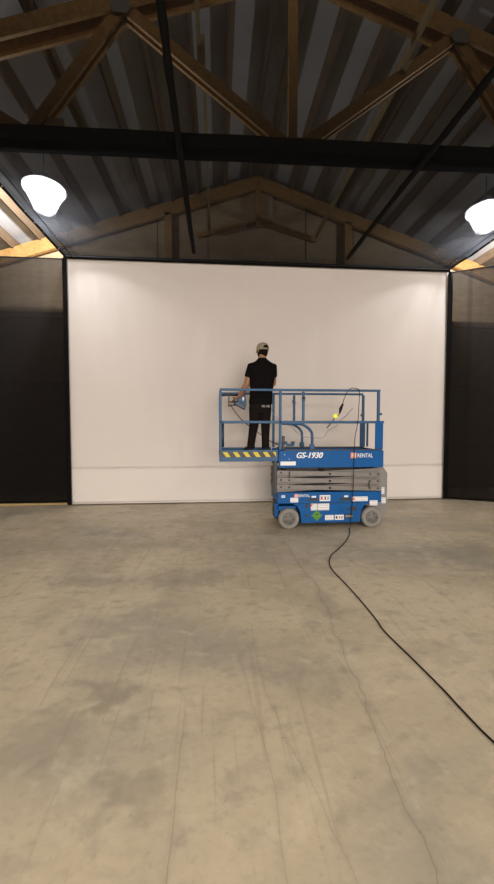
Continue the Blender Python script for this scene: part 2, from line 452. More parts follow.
# ------------------------------------------------------------------ backdrop
def sheet(name, xa, xb, za, zb, y, amp, m, parent, th=.004, fold=2.0, nx=160, nz=60):
    bm = B(); g = []
    for j in range(nz+1):
        z = za+(zb-za)*j/nz; row = []
        for i in range(nx+1):
            x = xa+(xb-xa)*i/nx
            e = min(1, (zb-z)/.4 + .15)
            d = amp*(noise.noise(V(x*fold, z*.25, y)) + .45*noise.noise(V(x*fold*2.7, z*.5, 7)))*e
            row.append(bm.verts.new((x, y+d, z)))
        g.append(row)
    for j in range(nz):
        for i in range(nx): bm.faces.new((g[j][i], g[j][i+1], g[j+1][i+1], g[j+1][i])).smooth = True
    o = obj(name, bm, m, parent)
    s = o.modifiers.new('thick', 'SOLIDIFY'); s.thickness = th; s.offset = 0
    return o
bd = thing('fabric_backdrop', 'huge white fabric backdrop stretched across the hall behind the lift', 'backdrop', (XC, 7.8, 0))
sheet('cloth', -3.01, 5.08, .740, 5.005, 7.850, .038, M['screen'], bd, fold=1.25)
sheet('lower_panel', -3.01, 5.06, .035, .752, 7.836, .007, M['hem'], bd, fold=1.3, nz=14)
bm = B(); tube(bm, [(x/10-2.955, 7.826+.002*math.sin(x), .750+.004*math.sin(x*.7)) for x in range(0, 80)], .005, 6); obj('seam', bm, M['hem'], bd)
bm = B(); tube(bm, [(-2.97, 7.805, .035), (4.975, 7.805, .035)], .016, 8); obj('bottom_hem', bm, M['hem'], bd)

for x0, x1, lab in ((-3.045, -2.962, 'black vertical strip along the left edge of the white backdrop'),
                    (4.985, 5.085, 'black vertical strip along the right edge of the white backdrop')):
    bm = B(); g = []
    box(bm, x0, x1, 7.735, 7.77, .02, 4.95)
    tag(obj('edge_strip', bm, M['black'], bevel=.008, origin=((x0+x1)/2, 7.78, 0)), lab, 'fabric strip', 'black strips beside the backdrop')

# side curtains
def curtain(label, path, ztop0, ztop1, zb, amp):
    t = thing('mesh_curtain', label, 'curtain', (*path[0], 0))
    a, b_ = V(*path[0], 0), V(*path[1], 0); L = (b_-a).length; d = (b_-a).normalized(); nrm = V(-d.y, d.x, 0)
    nx = int(L*36); nz = 40; bm = B(); g = []
    for j in range(nz+1):
        row = []
        for i in range(nx+1):
            s = i/nx; zt = ztop0+(ztop1-ztop0)*s; z = zb+(zt-zb)*j/nz
            w = amp*min(1, .15+s*L*2)*(noise.noise(V(s*L*2.2, z*.15, 2)) + .5*noise.noise(V(s*L*6, z*.2, 8)))
            row.append(bm.verts.new(a + d*(s*L) + nrm*w + V(0, 0, z)))
        g.append(row)
    for j in range(nz):
        for i in range(nx): bm.faces.new((g[j][i], g[j][i+1], g[j+1][i+1], g[j+1][i])).smooth = True
    obj('mesh_panel', bm, M['curtain'], t)
    for nm, z0, z1, r in (('top_hem', ztop0, ztop1, .014), ('bottom_hem', zb, zb, .022)):
        bm = B(); tube(bm, [a+V(0,0,z0), b_+V(0,0,z1)], r, 8); obj(nm, bm, M['black'], t)
    return t
curtain('sheer black mesh curtain hanging left of the white backdrop', ((-3.03, 7.825), (-6.4, 7.825)), 4.965, 4.965, .075, .012)
curtain('sheer black mesh curtain hanging right of the backdrop, gathered in folds', ((5.10, 7.82), (6.9, 6.92)), 4.96, 5.02, .03, .07)
bm = B(); box(bm, -6.5, -3.0, 7.87, 7.96, 0, .045)
tag(obj('wooden_sill', bm, M['sill'], bevel=.004, origin=(-4.7, 7.9, 0)), 'narrow yellow wooden sill on the floor under the left curtain', 'sill')

# ------------------------------------------------------------------ low-bay lamps
def lamp(x, y, label):
    t = thing('low_bay_lamp', label, 'ceiling lamp', (x, y, 5.2), 'low-bay lamps above the mesh ceiling')
    bm = B(); lathe(bm, (x, y, 0), [(.11,5.22), (.15,5.225), (.16,5.24), (.285,5.52), (.29,5.53), (.315,5.535), (.325,5.55), (.325,5.60), (.30,5.61)], 40); obj('lens', bm, M['lens'], t)
    bm = B(); lathe(bm, (x, y, 0), [(.28,5.612), (.17,5.66), (.09,5.69), (.085,5.80), (.06,5.83), (.03,5.84)], 32); obj('housing', bm, M['housing'], t)
    l = bpy.data.lights.new('lamp_bulb', 'POINT'); l.energy = 980; l.shadow_soft_size = .07; l.color = (.95,.97,1)
    lo = bpy.data.objects.new('lamp_bulb', l); C.objects.link(lo); lo.location = (x, y, 5.49)
    bm = B(); tube(bm, [(x, y, 5.84), (x, y, roofz(x, 7.5))], .008, 6); obj('hanging_rod', bm, M['dark'], t)
lamp(-2.86, 6.62, 'glowing white low-bay lamp above the mesh ceiling at left')
lamp(4.93, 6.60, 'glowing white low-bay lamp above the mesh ceiling at right')

# ------------------------------------------------------------------ scissor lift
YA, YF = 5.72, 6.46                       # near and far side of the machine
def gx(u): return .89 + u*.016255         # image pixels scaled to metres, counted from the left end of the chassis
def gz(w): return w*.01614 if w < 78 else 1.259 + (w-78)*.0156  # image pixels up from the wheel bottoms, scaled to metres
lift = thing('scissor_lift', 'blue electric scissor lift with its platform extended, standing before the backdrop', 'scissor lift', (1.78, 6.1, 0))
def ubox(bm, u0, u1, w0, w1, y0, y1): box(bm, gx(u0), gx(u1), y0, y1, gz(w0), gz(w1))

def text_mesh(name, s, u0, u1, w0, w1, y, m, parent, shear=0, bold=.02):
    cu = bpy.data.curves.new('lettering', 'FONT'); cu.body = s; cu.shear = shear; cu.offset = .008; cu.extrude = .5; cu.resolution_u = 4; cu.size = 1
    tmp = bpy.data.objects.new('lettering', cu); C.objects.link(tmp)
    bpy.context.view_layer.update()
    me = bpy.data.meshes.new_from_object(tmp.evaluated_get(bpy.context.evaluated_depsgraph_get()))
    bpy.data.objects.remove(tmp); bpy.data.curves.remove(cu)
    bm = B(); bm.from_mesh(me)
    if bold > .03:                                   # heavy lettering: the strokes thickened sideways
        for d in (-.035, .035):
            n0 = len(bm.verts); bm.from_mesh(me); bm.verts.ensure_lookup_table()
            for v in bm.verts[n0:]: v.co.x += d; v.co.z += 10*(1 if d > 0 else 2)
    bpy.data.meshes.remove(me)
    xs = [v.co.x for v in bm.verts]; ys = [v.co.y for v in bm.verts]
    ax, bx, ay, by = min(xs), max(xs), min(ys), max(ys)
    for v in bm.verts:
        v.co = V(gx(u0)+(v.co.x-ax)/(bx-ax)*(gx(u1)-gx(u0)), y+.0018*((v.co.z+5) % 10 < 5)-.0007*((v.co.z+5)//10), gz(w0)+(v.co.y-ay)/(by-ay)*(gz(w1)-gz(w0)))
    return obj(name, bm, m, parent)

def decal(u0, u1, w0, w1, y, m, parent, name='decal', label=None):
    bm = B(); ubox(bm, u0, u1, w0, w1, y-.002, y+.002); return obj(name, bm, m, parent, label=label)
def print_lines(u0, u1, w0, w1, y, parent, n=3, blocks=(), m='greyvinyl'):
    bm = B(); r = random.Random(u0*7+w0)
    for k in range(n):
        wa = w0+(w1-w0)*(k+.5)/n; u = u0+.5
        while u < u1-.6:
            l = r.uniform(.5, 1.6); ubox(bm, u, min(u+l, u1-.4), wa-.28, wa+.28, y-.0035, y-.002); u += l+.45
    obj('decal_print', bm, M[m], parent)
    for (a, b_, c, d, mm) in blocks:
        bm = B(); ubox(bm, a, b_, c, d, y-.0045, y-.002); obj('decal_print', bm, M[mm], parent)
def rental_logo(u0, w0, s, y, parent, u1, u2):
    """orange square with white strokes, then the word"""
    bm = B(); ubox(bm, u0, u0+s, w0, w0+s, y-.002, y+.002); obj('logo', bm, M['orange'], parent)
    bm = B()
    for a, b_, c, d in ((.16,.24,.12,.88), (.40,.48,.12,.88), (.24,.40,.46,.55), (.62,.69,.12,.88), (.84,.91,.12,.88), (.69,.84,.72,.82)):
        ubox(bm, u0+a*s, u0+b_*s, w0+c*s, w0+d*s, y-.004, y-.002)
    obj('logo_strokes', bm, M['white'], parent)
    text_mesh('lettering', 'RENTAL', u1, u2, w0+s*.12, w0+s*.84, y-.004, M['white'], parent)

# chassis
bm = B()
ubox(bm, 4, 108, 25, 36, YA+.02, YF-.02)
ubox(bm, 27, 87, 5.3, 25, YA+.022, YF-.022)
ch = obj('chassis', bm, M['blue'], lift, .008)
F = YA+.02
bm = B(); ubox(bm, 3, 104, 7, 25.2, YA+.25, YF-.25); obj('axle_housing', bm, M['dark'], lift, .01)
bm = B()
prism(bm, [(gx(18),gz(25)), (gx(27.2),gz(25)), (gx(27.2),gz(8)), (gx(26),gz(17)), (gx(23),gz(22.5))], YA+.022, YA+.2)
obj('wheel_arch', bm, M['blue'], lift); bm = B()
prism(bm, [(gx(86.8),gz(25)), (gx(97),gz(25)), (gx(91),gz(22.5)), (gx(88),gz(18)), (gx(86.8),gz(10))], YA+.022, YA+.2)
obj('wheel_arch', bm, M['blue'], lift)
bm = B(); ubox(bm, 5, 22, 17.5, 22, YA+.06, YA+.26); ubox(bm, 2, 6, 10, 24, YA+.14, YA+.22); obj('steering_yoke', bm, M['blue'], lift, .006)
bm = B(); ubox(bm, 43, 43.5, 5, 25, F-.002, F+.004); ubox(bm, 83, 83.5, 5, 25, F-.002, F+.004); ubox(bm, 27, 87, 24.7, 25.1, F-.002, F+.004); ubox(bm, 36, 36.5, 5, 25, F-.002, F+.004)
obj('door_seam', bm, M['dark'], ch)
for a, b_, c, d in ((34,44.6,27.2,30), (66,77.6,27.2,30), (77,82.5,17,21), (72,75.5,17.8,19.2), (31,34,21,24), (31,33.5,12,14)):
    bm = B(); ubox(bm, a, b_, c, d, F-.004, F+.004); obj('slot', bm, M['dark'], ch)
bm = B(); ubox(bm, 71, 79, 9.2, 14, F-.004, F+.004); o = obj('control_outlet', bm, M['dark'], ch)
for i in range(4):
    bm = B(); ubox(bm, 71.8+i*1.8, 72.9+i*1.8, 10.6, 12.6, F-.008, F-.003); obj('outlet_socket', bm, M['greyvinyl'], ch)
rental_logo(20.2, 31, 3.6, F, ch, 24.3, 35.6)
for (a, b_, c, d, n, bl) in ((16.2,24,26.2,30.8,2,()), (45.4,56,27,33,2,((46.4,48.4,28.6,31.4,'red'),(50.2,51.6,28.6,31.4,'ink'),(52.8,54.8,28.6,31.4,'greyvinyl'))),
        (36,55,18,25,4,((36.6,38.2,22,24,'red'),)), (51,59.6,8,13,3,()), (60.8,69.8,8,13,0,((61.6,63.4,9.2,11.8,'ink'),(64.6,65.8,9.2,11.8,'red'),(66.6,68.8,9.2,11.8,'greyvinyl'))),
        (78,94,26.4,31,2,((79,80.6,27.6,30,'red'),)), (96,104,22,27,2,()), (7.5,11,31,33.4,0,((8.4,10,31.6,32.8,'greyvinyl'),)), (37.3,41.8,30.6,32.4,0,()), (70,74,30.6,32.4,0,())):
    decal(a, b_, c, d, F, M['white'], ch)
    if n or bl: print_lines(a, b_, c, d, F, ch, n, bl)
bm = B(); c0, c1, r = 42.7, 12.8, 5.6
prism(bm, [(gx(c0-r),gz(c1)), (gx(c0),gz(c1+r)), (gx(c0+r),gz(c1)), (gx(c0),gz(c1-r))], F-.004, F+.001); obj('diamond_sign', bm, M['green'], ch, label='green diamond hazard sign')
bm = B(); ri = 4.9
for (p, q) in (((-1,0),(0,1)), ((0,1),(1,0)), ((1,0),(0,-1)), ((0,-1),(-1,0))):
    board(bm, (gx(c0+p[0]*ri), F-.0045, gz(c1+p[1]*ri)), (gx(c0+q[0]*ri), F-.0045, gz(c1+q[1]*ri)), .005, .001)
ubox(bm, c0-1.6, c0+1.6, c1+.6, c1+1.6, F-.006, F-.004); ubox(bm, c0-.3, c0+.4, c1-2.8, c1-1.6, F-.006, F-.004)
obj('decal_print', bm, M['ink'], ch)

# wheels
def wheel(u, y0, y1, s):
    x, z = gx(u), .166
    bm = B(); w = y1-y0
    lathe(bm, (x, y0, z), [(.085,.012), (.115,.0), (.150,.0), (.162,.012), (.166,.03), (.166,w-.03), (.162,w-.012), (.15,w), (.085,w-.012)], 40, 'y')
    o = obj('wheel', bm, M['tire'], lift)
    yy = y0 if s < 0 else y1
    bm = B(); lathe(bm, (x, yy, z), [(.098, -.002*s*-1), (.094, s*.012), (.06, s*.002), (.052, s*.012), (.03, s*.024), (.008, s*.026)] if s < 0 else [(.098,-.004), (.094,.012), (.05,.004), (.03,.02), (.008,.022)], 28, 'y')
    obj('hub', bm, M['hub'], o)
    for k in range(5):
        bm = B(); a = k*2*PI/5; lathe(bm, (x+.068*math.cos(a), yy, z+.068*math.sin(a)), [(.009, 0), (.009, s*.016), (.004, s*.018)], 8, 'y'); obj('hub_bolt', bm, M['dark'], o)
for u in (14.8, 98):
    wheel(u, YA-.015, YA+.10, -1); wheel(u, YF-.10, YF+.015, 1)

# end plate / entry steps
bm = B(); prism(bm, [(gx(u), gz(w)) for u, w in ((103.5,59), (114,59), (118,53), (118,15), (112,5), (96,5), (96,30), (103.5,36))], YA+.16, YF-.06)
ep = obj('end_plate', bm, M['lightgrey'], lift, .01, label='grey steel plate and steps at the right end')
G = YA+.16
for a, b_, c, d in ((112,115,31.5,38.5), (112,116.4,22,28)):
    decal(a, b_, c, d, G, M['white'], ep); print_lines(a, b_, c, d, G, ep, 3)

# scissor stack
for side, yo in ((-1, YA+.035), (1, YF-.035)):
    for k, w in enumerate((40.2, 47.2, 54.2)):
        bm = B(); a, b_ = (1.5, -1.5)
        board(bm, (gx(3), yo, gz(w+a)), (gx(107), yo, gz(w+b_)), .072, .035); ar = obj('scissor_arm', bm, M['grey'], lift, .004)
        for u, dw in ((7,a*.9), (15,a*.75), (55.5,0), (96,-.8), (104,-1)):
            bm = B(); lathe(bm, (gx(u), yo+side*.018, gz(w+dw)), [(.014 if u != 55.5 else .019, 0), (.014 if u != 55.5 else .019, side*.008), (.006, side*.010)], 12, 'y'); obj('pin', bm, M['dark'], ar)
        bm = B(); yi = yo - side*.05
        board(bm, (gx(3), yi, gz(w-2.0)), (gx(107), yi, gz(w+2.6)), .075, .035); obj('scissor_arm', bm, M['grey'], lift, .004)
for u in (8, 15.5, 55.5, 95.5, 103):
    for w in (41, 48, 55):
        bm = B(); tube(bm, [(gx(u), YA+.05, gz(w)), (gx(u), YF-.05, gz(w))], .02, 10); obj('cross_tube', bm, M['grey'], lift)
bm = B(); ubox(bm, 14.6, 15.8, 50.5, 57, YA+.012, YA+.02); obj('stop_link', bm, M['dark'], lift)
bm = B(); ubox(bm, 94.4, 95.6, 39, 47, YA+.012, YA+.02); obj('stop_link', bm, M['dark'], lift)
bm = B(); ubox(bm, .4, 3.4, 35, 68, YA+.04, YA+.2); obj('stack_bracket', bm, M['dark'], lift, .006)
bm = B(); ubox(bm, 25, 75, 38, 52, YA+.22, YF-.22); obj('dark_filler', bm, M['dark'], lift, .02)  # dark filler block standing in for the shade inside the scissor stack

# platform
bm = B(); ubox(bm, 4.6, 108.6, 60.6, 77.2, YA-.012, YA+.02); tb = obj('toe_board', bm, M['blue'], lift, .004)
bm = B(); ubox(bm, 4.6, 108.6, 60.6, 77.2, YF-.02, YF+.012); obj('toe_board', bm, M['blue'], lift, .004)
bm = B(); ubox(bm, 106.5, 108.6, 60.6, 77.2, YA+.02, YF-.02); obj('toe_board', bm, M['blue'], lift, .004)
bm = B(); ubox(bm, 2, 107, 68, 72.5, YA+.02, YF-.02); obj('platform_deck', bm, M['dark'], lift)
bm = B(); ubox(bm, 10, 107, 76.8, 78.4, YA-.004, YA+.02); ubox(bm, 10, 107, 76.8, 78.4, YF-.02, YF+.004); obj('roller_track', bm, M['dark'], lift)
T = YA-.012
text_mesh('lettering', 'GS-1930', 21.6, 47.8, 70, 75.6, T-.003, M['white'], tb, .3, .04)
rental_logo(75.4, 69.6, 5.6, T, tb, 82.2, 97.6)
decal(6, 21, 63, 66.8, T, M['white'], tb)
for u, w in ((10, 73.5), (14.5, 69.2)):
    bm = B(); lathe(bm, (gx(u), T, gz(w)), [(.008, 0), (.008, -.004), (.003, -.005)], 8, 'y'); obj('bolt', bm, M['white'], tb)
# extension
bm = B(); ubox(bm, -52.6, 3.5, 67, 75.4, YA, YF); ext = obj('extension_deck', bm, M['rail'], lift, .004)
bm = B(); ubox(bm, -52.6, 3.5, 75.4, 78, YA, YA+.012); ubox(bm, -52.6, 3.5, 75.4, 78, YF-.012, YF); ubox(bm, -52.6, -51.9, 75.4, 78, YA, YF); obj('toe_board', bm, M['rail'], ext)
bm = B(); ubox(bm, -51.4, 2, 71.2, 76.4, YA-.003, YA); hz = obj('hazard_strip', bm, M['ink'], ext)
for k in range(6):
    bm = B(); u = -49.5 + k*9.6; u2 = min(u+4.4, 1.6)
    if u+1 > 1.6: continue
    prism(bm, [(gx(u), gz(76.2)), (gx(u2), gz(76.2)), (gx(min(u2+3.4,2)), gz(71.4)), (gx(min(u+3.4,2)), gz(71.4))], YA-.006, YA-.003)
    obj('hazard_stripe', bm, M['yellow'], ext)

# guard rails
def rtube(name, pts, r=.019, smooth=False, m='rail', parent=lift):
    bm = B(); tube(bm, pts, r, 10, smooth); return obj(name, bm, M[m], parent)
def sq(name, p, q, w, d, m='rail', parent=lift):
    bm = B(); board(bm, p, q, w, d); return obj(name, bm, M[m], parent, .005)
for s, y in ((-1, YA), (1, YF)):
    yi = y - s*.02; ue = 104.4 + s*1.0
    sq('top_rail', (gx(-52.2), yi, gz(138)), (gx(105), yi, gz(138)), .036, .036)
    sq('mid_rail', (gx(-52.2), yi, gz(106)), (gx(109), yi, gz(106)), .040, .036)
    sq('guard_post', (gx(-51.4), yi, gz(78)), (gx(-51.4), yi, gz(137)), .040, .036)
    sq('guard_post', (gx(6), yi, gz(78)), (gx(6), yi, gz(137)), .040, .036)
    po = sq('guard_post', (gx(28.5), yi, gz(107)), (gx(28.5), yi, gz(136.5)), .040, .036)
    rtube('locking_pin', [(gx(26.6), yi+s*.03, gz(130)), (gx(30), yi+s*.03, gz(130))], .012, m='dark', parent=po)
    bm = B(); box(bm, gx(27), gx(30), yi-.026, yi+.026, gz(127), gz(129)); obj('post_collar', bm, M['rail'], po, .004)
    rtube('curved_rail', [(gx(12), yi, gz(104.6)), (gx(25), yi, gz(104.2)), (gx(32), yi, gz(101)), (gx(36.3), yi, gz(96.5)), (gx(37.4), yi, gz(92)), (gx(37.4), yi, gz(79))], .022, True)
    bm = B(); box(bm, gx(35), gx(39.5), yi-.03, yi+.03, gz(78.5), gz(83.5)); obj('rail_clamp', bm, M['rail'], lift, .008)
    po = sq('guard_post', (gx(ue), yi, gz(106)), (gx(ue), yi, gz(137)), .042, .036)
    bm = B(); box(bm, gx(103), gx(106.6), yi-.026, yi+.026, gz(113), gz(115.5)); obj('post_collar', bm, M['rail'], po, .004)
    bm = B(); ubox(bm, 101.3+s, 108.2, 78, 106.5, y-(.02 if s > 0 else .0), y+(.02 if s < 0 else 0)+.02*(s > 0)*0)
    obj('corner_post', bm, M['blue'] if s < 0 else M['rail'], lift, .004)
for u, z, w in ((-51.4, 138, .036), (104.8, 138, .042), (-51.4, 106, .04), (106, 106, .04)):
    sq('cross_rail', (gx(u), YA+.02, gz(z)), (gx(u), YF-.02, gz(z)), w, .036)
sq('gate_bar', (gx(106), YA+.03, gz(102)), (gx(106), YF-.03, gz(102)), .05, .02, 'dark')
sq('gate_bar', (gx(106), YF-.2, gz(79)), (gx(106), YF-.2, gz(105)), .03, .03, 'rail')
bm = B(); tube(bm, [(gx(-49.5), YA+.05, gz(81)), (gx(-49.5), YA+.05, gz(104.5))], .027, 10); obj('manual_tube', bm, M['dark'], lift)
bm = B(); ubox(bm, 8.6, 11, 78.5, 92, YA+.06, YA+.10); ubox(bm, 0, 11.6, 84, 85.2, YA+.06, YA+.09); obj('extension_lock', bm, M['dark'], lift, .004)
bm = B(); ubox(bm, 20, 28.5, 79, 82, YF-.06, YF-.02); ubox(bm, 18, 21, 81, 84.5, YF-.06, YF-.03); ubox(bm, 25, 29, 82, 84.6, YF-.06, YF-.03); obj('foot_pedal', bm, M['rail'], lift, .006)

# control box on its bracket
CB = .10
bm = B()
prism(bm, [(.325,1.99), (.475,1.94), (.50,2.02), (.475,2.16), (.40,2.18), (.355,2.10)], 6.22, 6.38)
cb = obj('control_box', bm, M['rail'], lift, .01, label='blue platform control box')
bm = B(); prism(bm, [(.27,2.01), (.47,1.905), (.485,1.96), (.36,2.05)], 6.16, 6.40); obj('control_panel', bm, M['darkblue'], cb, .008)
bm = B(); tube(bm, [(.20,6.24,1.96), (.20,6.24,2.17), (.26,6.24,2.175)], .009, 8); tube(bm, [(.20,6.24,2.04), (.33,6.26,2.04)], .012, 8); tube(bm, [(.20,6.24,1.97), (.33,6.26,1.99)], .009, 8); obj('guard_frame', bm, M['dark'], cb)
bm = B(); tube(bm, [(.30,6.28,2.02), (.29,6.27,2.09), (.285,6.27,2.12)], [.010,.012,.016], 8); obj('joystick', bm, M['dark'], cb)
bm = B(); tube(bm, [(gx(-51.5), 6.3, 2.15), (.20, 6.3, 2.155), (.40, 6.3, 2.15)], .016, 8); obj('bracket', bm, M['dark'], cb)
bm = B(); box(bm, .425, .455, 6.213, 6.22, 2.06, 2.12); obj('decal', bm, M['white'], cb)
bm = B(); tube(bm, [(.23,6.25,2.0), (.27,6.2,1.92), (.38,6.15,1.77), (.50,6.12,1.66), (.60,6.3,1.60), (.74,6.4,1.50), (.86,6.42,1.42), (gx(3),6.3,1.36), (gx(8),6.0,1.31)], .007, 6, True); obj('control_cable', bm, M['blackgloss'], lift)
bm = B(); tube(bm, [(.90,6.43,2.1), (.93,6.40,1.95), (1.0,6.35,1.80), (1.14,6.40,1.70), (1.3,6.4,1.62), (1.42,6.4,1.50), (1.55,6.4,1.44), (1.85,6.4,1.43), (1.95,6.38,1.55), (2.08,6.3,1.64), (2.09,6.2,1.72), (2.13,6.0,1.80), (2.15,5.9,1.86), (2.18,5.82,1.92), (2.0,5.82,2.02)][:-1], .0055, 6, True)
obj('charging_lead', bm, M['greyvinyl'], lift)

# extension cord from the floor over the top rail
cd = thing('extension_cord', 'long black extension cord snaking over the concrete and up the lift', 'extension cord', (1.31, 3.6, 0))
up = [(2.01,5.84,1.94), (2.02,5.80,2.04), (2.05,5.77,2.14), (2.09,5.74,2.215), (2.13,5.722,2.232), (2.17,5.715,2.23), (2.20,5.712,2.222), (2.235,5.70,2.20), (2.235,5.685,2.10), (2.225,5.68,1.9), (2.215,5.685,1.7), (2.175,5.688,1.45), (2.165,5.688,1.25), (2.16,5.69,.8), (2.15,5.70,.45), (2.13,5.70,.15), (2.115,5.69,.03)]
fl = [(2.08,5.62,.009), (2.0,5.40,.009), (1.831,5.067,.009), (1.588,4.706,.009), (1.411,4.459,.009), (1.302,4.111,.009), (1.322,3.641,.009), (1.334,3.284,.009), (1.335,2.952,.009), (1.324,2.768,.009), (1.364,2.414,.009), (1.393,2.132,.009), (1.404,1.921,.009), (1.424,1.733,.009), (1.50,1.45,.009), (1.62,1.1,.009), (1.75,.5,.009)]
bm = B(); P = spline([Vector(p) for p in up+fl]); tube(bm, P, [.0058 if k < 6*len(up) else .0062 for k in range(len(P))], 8); obj('cord', bm, M['blackgloss'], cd)
bm = B(); tube(bm, [(2.02,5.83,1.99), (1.99,5.845,1.91), (1.975,5.85,1.84)], [.016,.026,.014], 10); obj('plug', bm, M['blackgloss'], cd)
bm = B(); tube(bm, [(1.975,5.85,1.85), (1.96,5.86,1.81), (1.90,5.88,1.76), (1.86,5.90,1.69), (1.79,5.93,1.60)], .007, 6, True); obj('lead', bm, M['blackgloss'], cd)
bm = B(); prism(bm, [(1.88,1.815), (1.915,1.835), (1.955,1.815), (1.945,1.77), (1.905,1.755), (1.87,1.785)], 5.86, 5.872); obj('cord_tag', bm, M['tagyel'], cd, label='bright yellow tag')

# ------------------------------------------------------------------ the man on the platform
PY = 6.04; Z0 = gz(75.4)
man = thing('person', 'man in black t-shirt, dark trousers and tan cap, back turned on the extended platform', 'person', (.70, PY, Z0))
def fin(o, vox, it=6, f=.5):
    r = o.modifiers.new('join', 'REMESH'); r.mode = 'VOXEL'; r.voxel_size = vox; r.use_smooth_shade = True
    s = o.modifiers.new('soften', 'SMOOTH'); s.iterations = it; s.factor = f
HC = V(.748, PY+.045, 2.860); HR = Matrix.Rotation(math.radians(28), 3, 'Z')
def hp(x, y, z): return HC + HR @ V(x, y, z)
bm = B()
# trunk and legs
loft(bm, [(.71,PY,1.90,.13,.09), (.71,PY,2.05,.15,.10), (.725,PY,2.25,.14,.095), (.735,PY,2.45,.17,.105), (.74,PY,2.58,.19,.085), (.74,PY+.01,2.655,.10,.065), (.74,PY+.015,2.70,.058,.058), (.742,PY+.03,2.80,.056,.060), (.742,PY+.04,2.85,.05,.055)])
for pts, r in (([(.625,PY,1.98), (.60,PY+.01,1.68), (.56,PY,1.30)], [.075,.058,.042]), ([(.80,PY,1.98), (.795,PY+.02,1.68), (.795,PY+.01,1.30)], [.075,.058,.042])):
    tube(bm, pts, r, 14, True)
# head: cranium, jaw, nose, ears, brow
secs = [(-.125,.030,.022,.050), (-.115,.038,.040,.052), (-.09,.030,.052,.070), (-.05,.020,.064,.088), (0,.008,.074,.096), (.04,.0,.077,.097), (.075,-.006,.068,.088), (.105,-.008,.045,.062), (.118,-.008,.016,.022)]
rings = []
for z, cy, rx, ry in secs:
    rings.append([bm.verts.new(hp(rx*math.cos(2*PI*k/24), cy+ry*math.sin(2*PI*k/24), z)) for k in range(24)])
for A, B_ in zip(rings, rings[1:]):
    for k in range(24): bm.faces.new((A[k], A[(k+1)%24], B_[(k+1)%24], B_[k]))
bm.faces.new(rings[0][::-1]); bm.faces.new(rings[-1])
tube(bm, [hp(0,.098,.012), hp(0,.112,-.012), hp(0,.118,-.030), hp(0,.100,-.038)], [.008,.011,.014,.012], 8)
tube(bm, [hp(-.05,.088,.022), hp(0,.102,.026), hp(.05,.088,.022)], [.008,.009,.008], 8)
tube(bm, [hp(-.022,.094,-.066), hp(0,.101,-.065), hp(.022,.094,-.066)], [.006,.009,.006], 8)
for s in (-1, 1): tube(bm, [hp(s*.070,.0,.018), hp(s*.083,-.008,.008), hp(s*.080,-.002,-.02), hp(s*.072,.004,-.034)], [.008,.015,.013,.006], 8)
# arms
LS, LE, LW = V(.568,PY+.01,2.60), V(.487,PY+.045,2.31), V(.375,PY+.16,2.125)
RS, RE, RW = V(.908,PY+.01,2.60), V(.935,PY+.12,2.34), V(.84,PY+.33,2.30)
for S_, E_, W_ in ((LS,LE,LW), (RS,RE,RW)):
    tube(bm, [S_, S_.lerp(E_,.35), S_.lerp(E_,.75), E_, E_.lerp(W_,.3), E_.lerp(W_,.7), W_], [.055,.060,.057,.052,.055,.047,.035], 14)
def hand(W_, fwd, side, down, curl=1.0, mirror=1):
    """palm with five bent fingers; fwd = direction of the hand, side = towards the thumb, down = palm side"""
    f, s, d = fwd.normalized(), side.normalized(), down.normalized()
    P = lambda a, b_, c: W_ + f*a*1.1 + s*b_*1.15 + d*c*1.1
    tube(bm, [P(-.02,0,0), P(.02,0,0)], [.026,.027], 10, flat=.75)
    for k, b_ in enumerate((-.030,-.010,.011,.031)):
        tube(bm, [P(.0,b_*.55,.0), P(.05,b_*.9,.0), P(.09,b_,.004)], [.014,.0145,.0125], 8)
        L = (.058,.070,.076,.068)[k]
        tube(bm, [P(.088,b_,.004), P(.088+L*.42,b_*1.05,.012*curl), P(.088+L*.66,b_*1.08,.036*curl), P(.088+L*.62,b_*1.08,.056*curl)], [.0095,.0088,.008,.0068], 8)
    tube(bm, [P(.015,.020,.006), P(.045,.046,.016), P(.072,.060,.030), P(.094,.058,.044)], [.014,.0125,.0105,.008], 8)
hand(LW, V(-.62,.35,-.30), V(.45,.85,.1), V(-.15,.2,-1))
hand(RW, V(-.35,.9,-.05), V(-.85,-.35,.3), V(-.2,0,-1))
body = obj('body', bm, M['skin'], man); fin(body, .0058, 3, .4)
# eyes
for s in (-1, 1):
    bm = B(); lathe(bm, hp(s*.030,.086,.004), [(.002,-.011), (.008,-.008), (.011,0), (.008,.008), (.002,.011)], 12); obj('eye', bm, M['eye'], man)
# hair below the cap
bm = B(); rings = []
for z, rx, ry in ((.106,.054,.070), (.08,.074,.094), (.05,.084,.105), (.02,.086,.107), (-.02,.085,.105), (-.055,.080,.100), (-.088,.068,.086)):
    rings.append([bm.verts.new(hp(rx*math.cos(a), .002+.010*max(0,-z/.09)+ry*math.sin(a), z)) for a in [PI*(.93+1.14*k/20) for k in range(21)]])
for A, B_ in zip(rings, rings[1:]):
    for k in range(20): bm.faces.new((A[k], A[k+1], B_[k+1], B_[k])).smooth = True
hr = obj('hair', bm, M['hair'], man); s = hr.modifiers.new('thick', 'SOLIDIFY'); s.thickness = .012; s.offset = -1
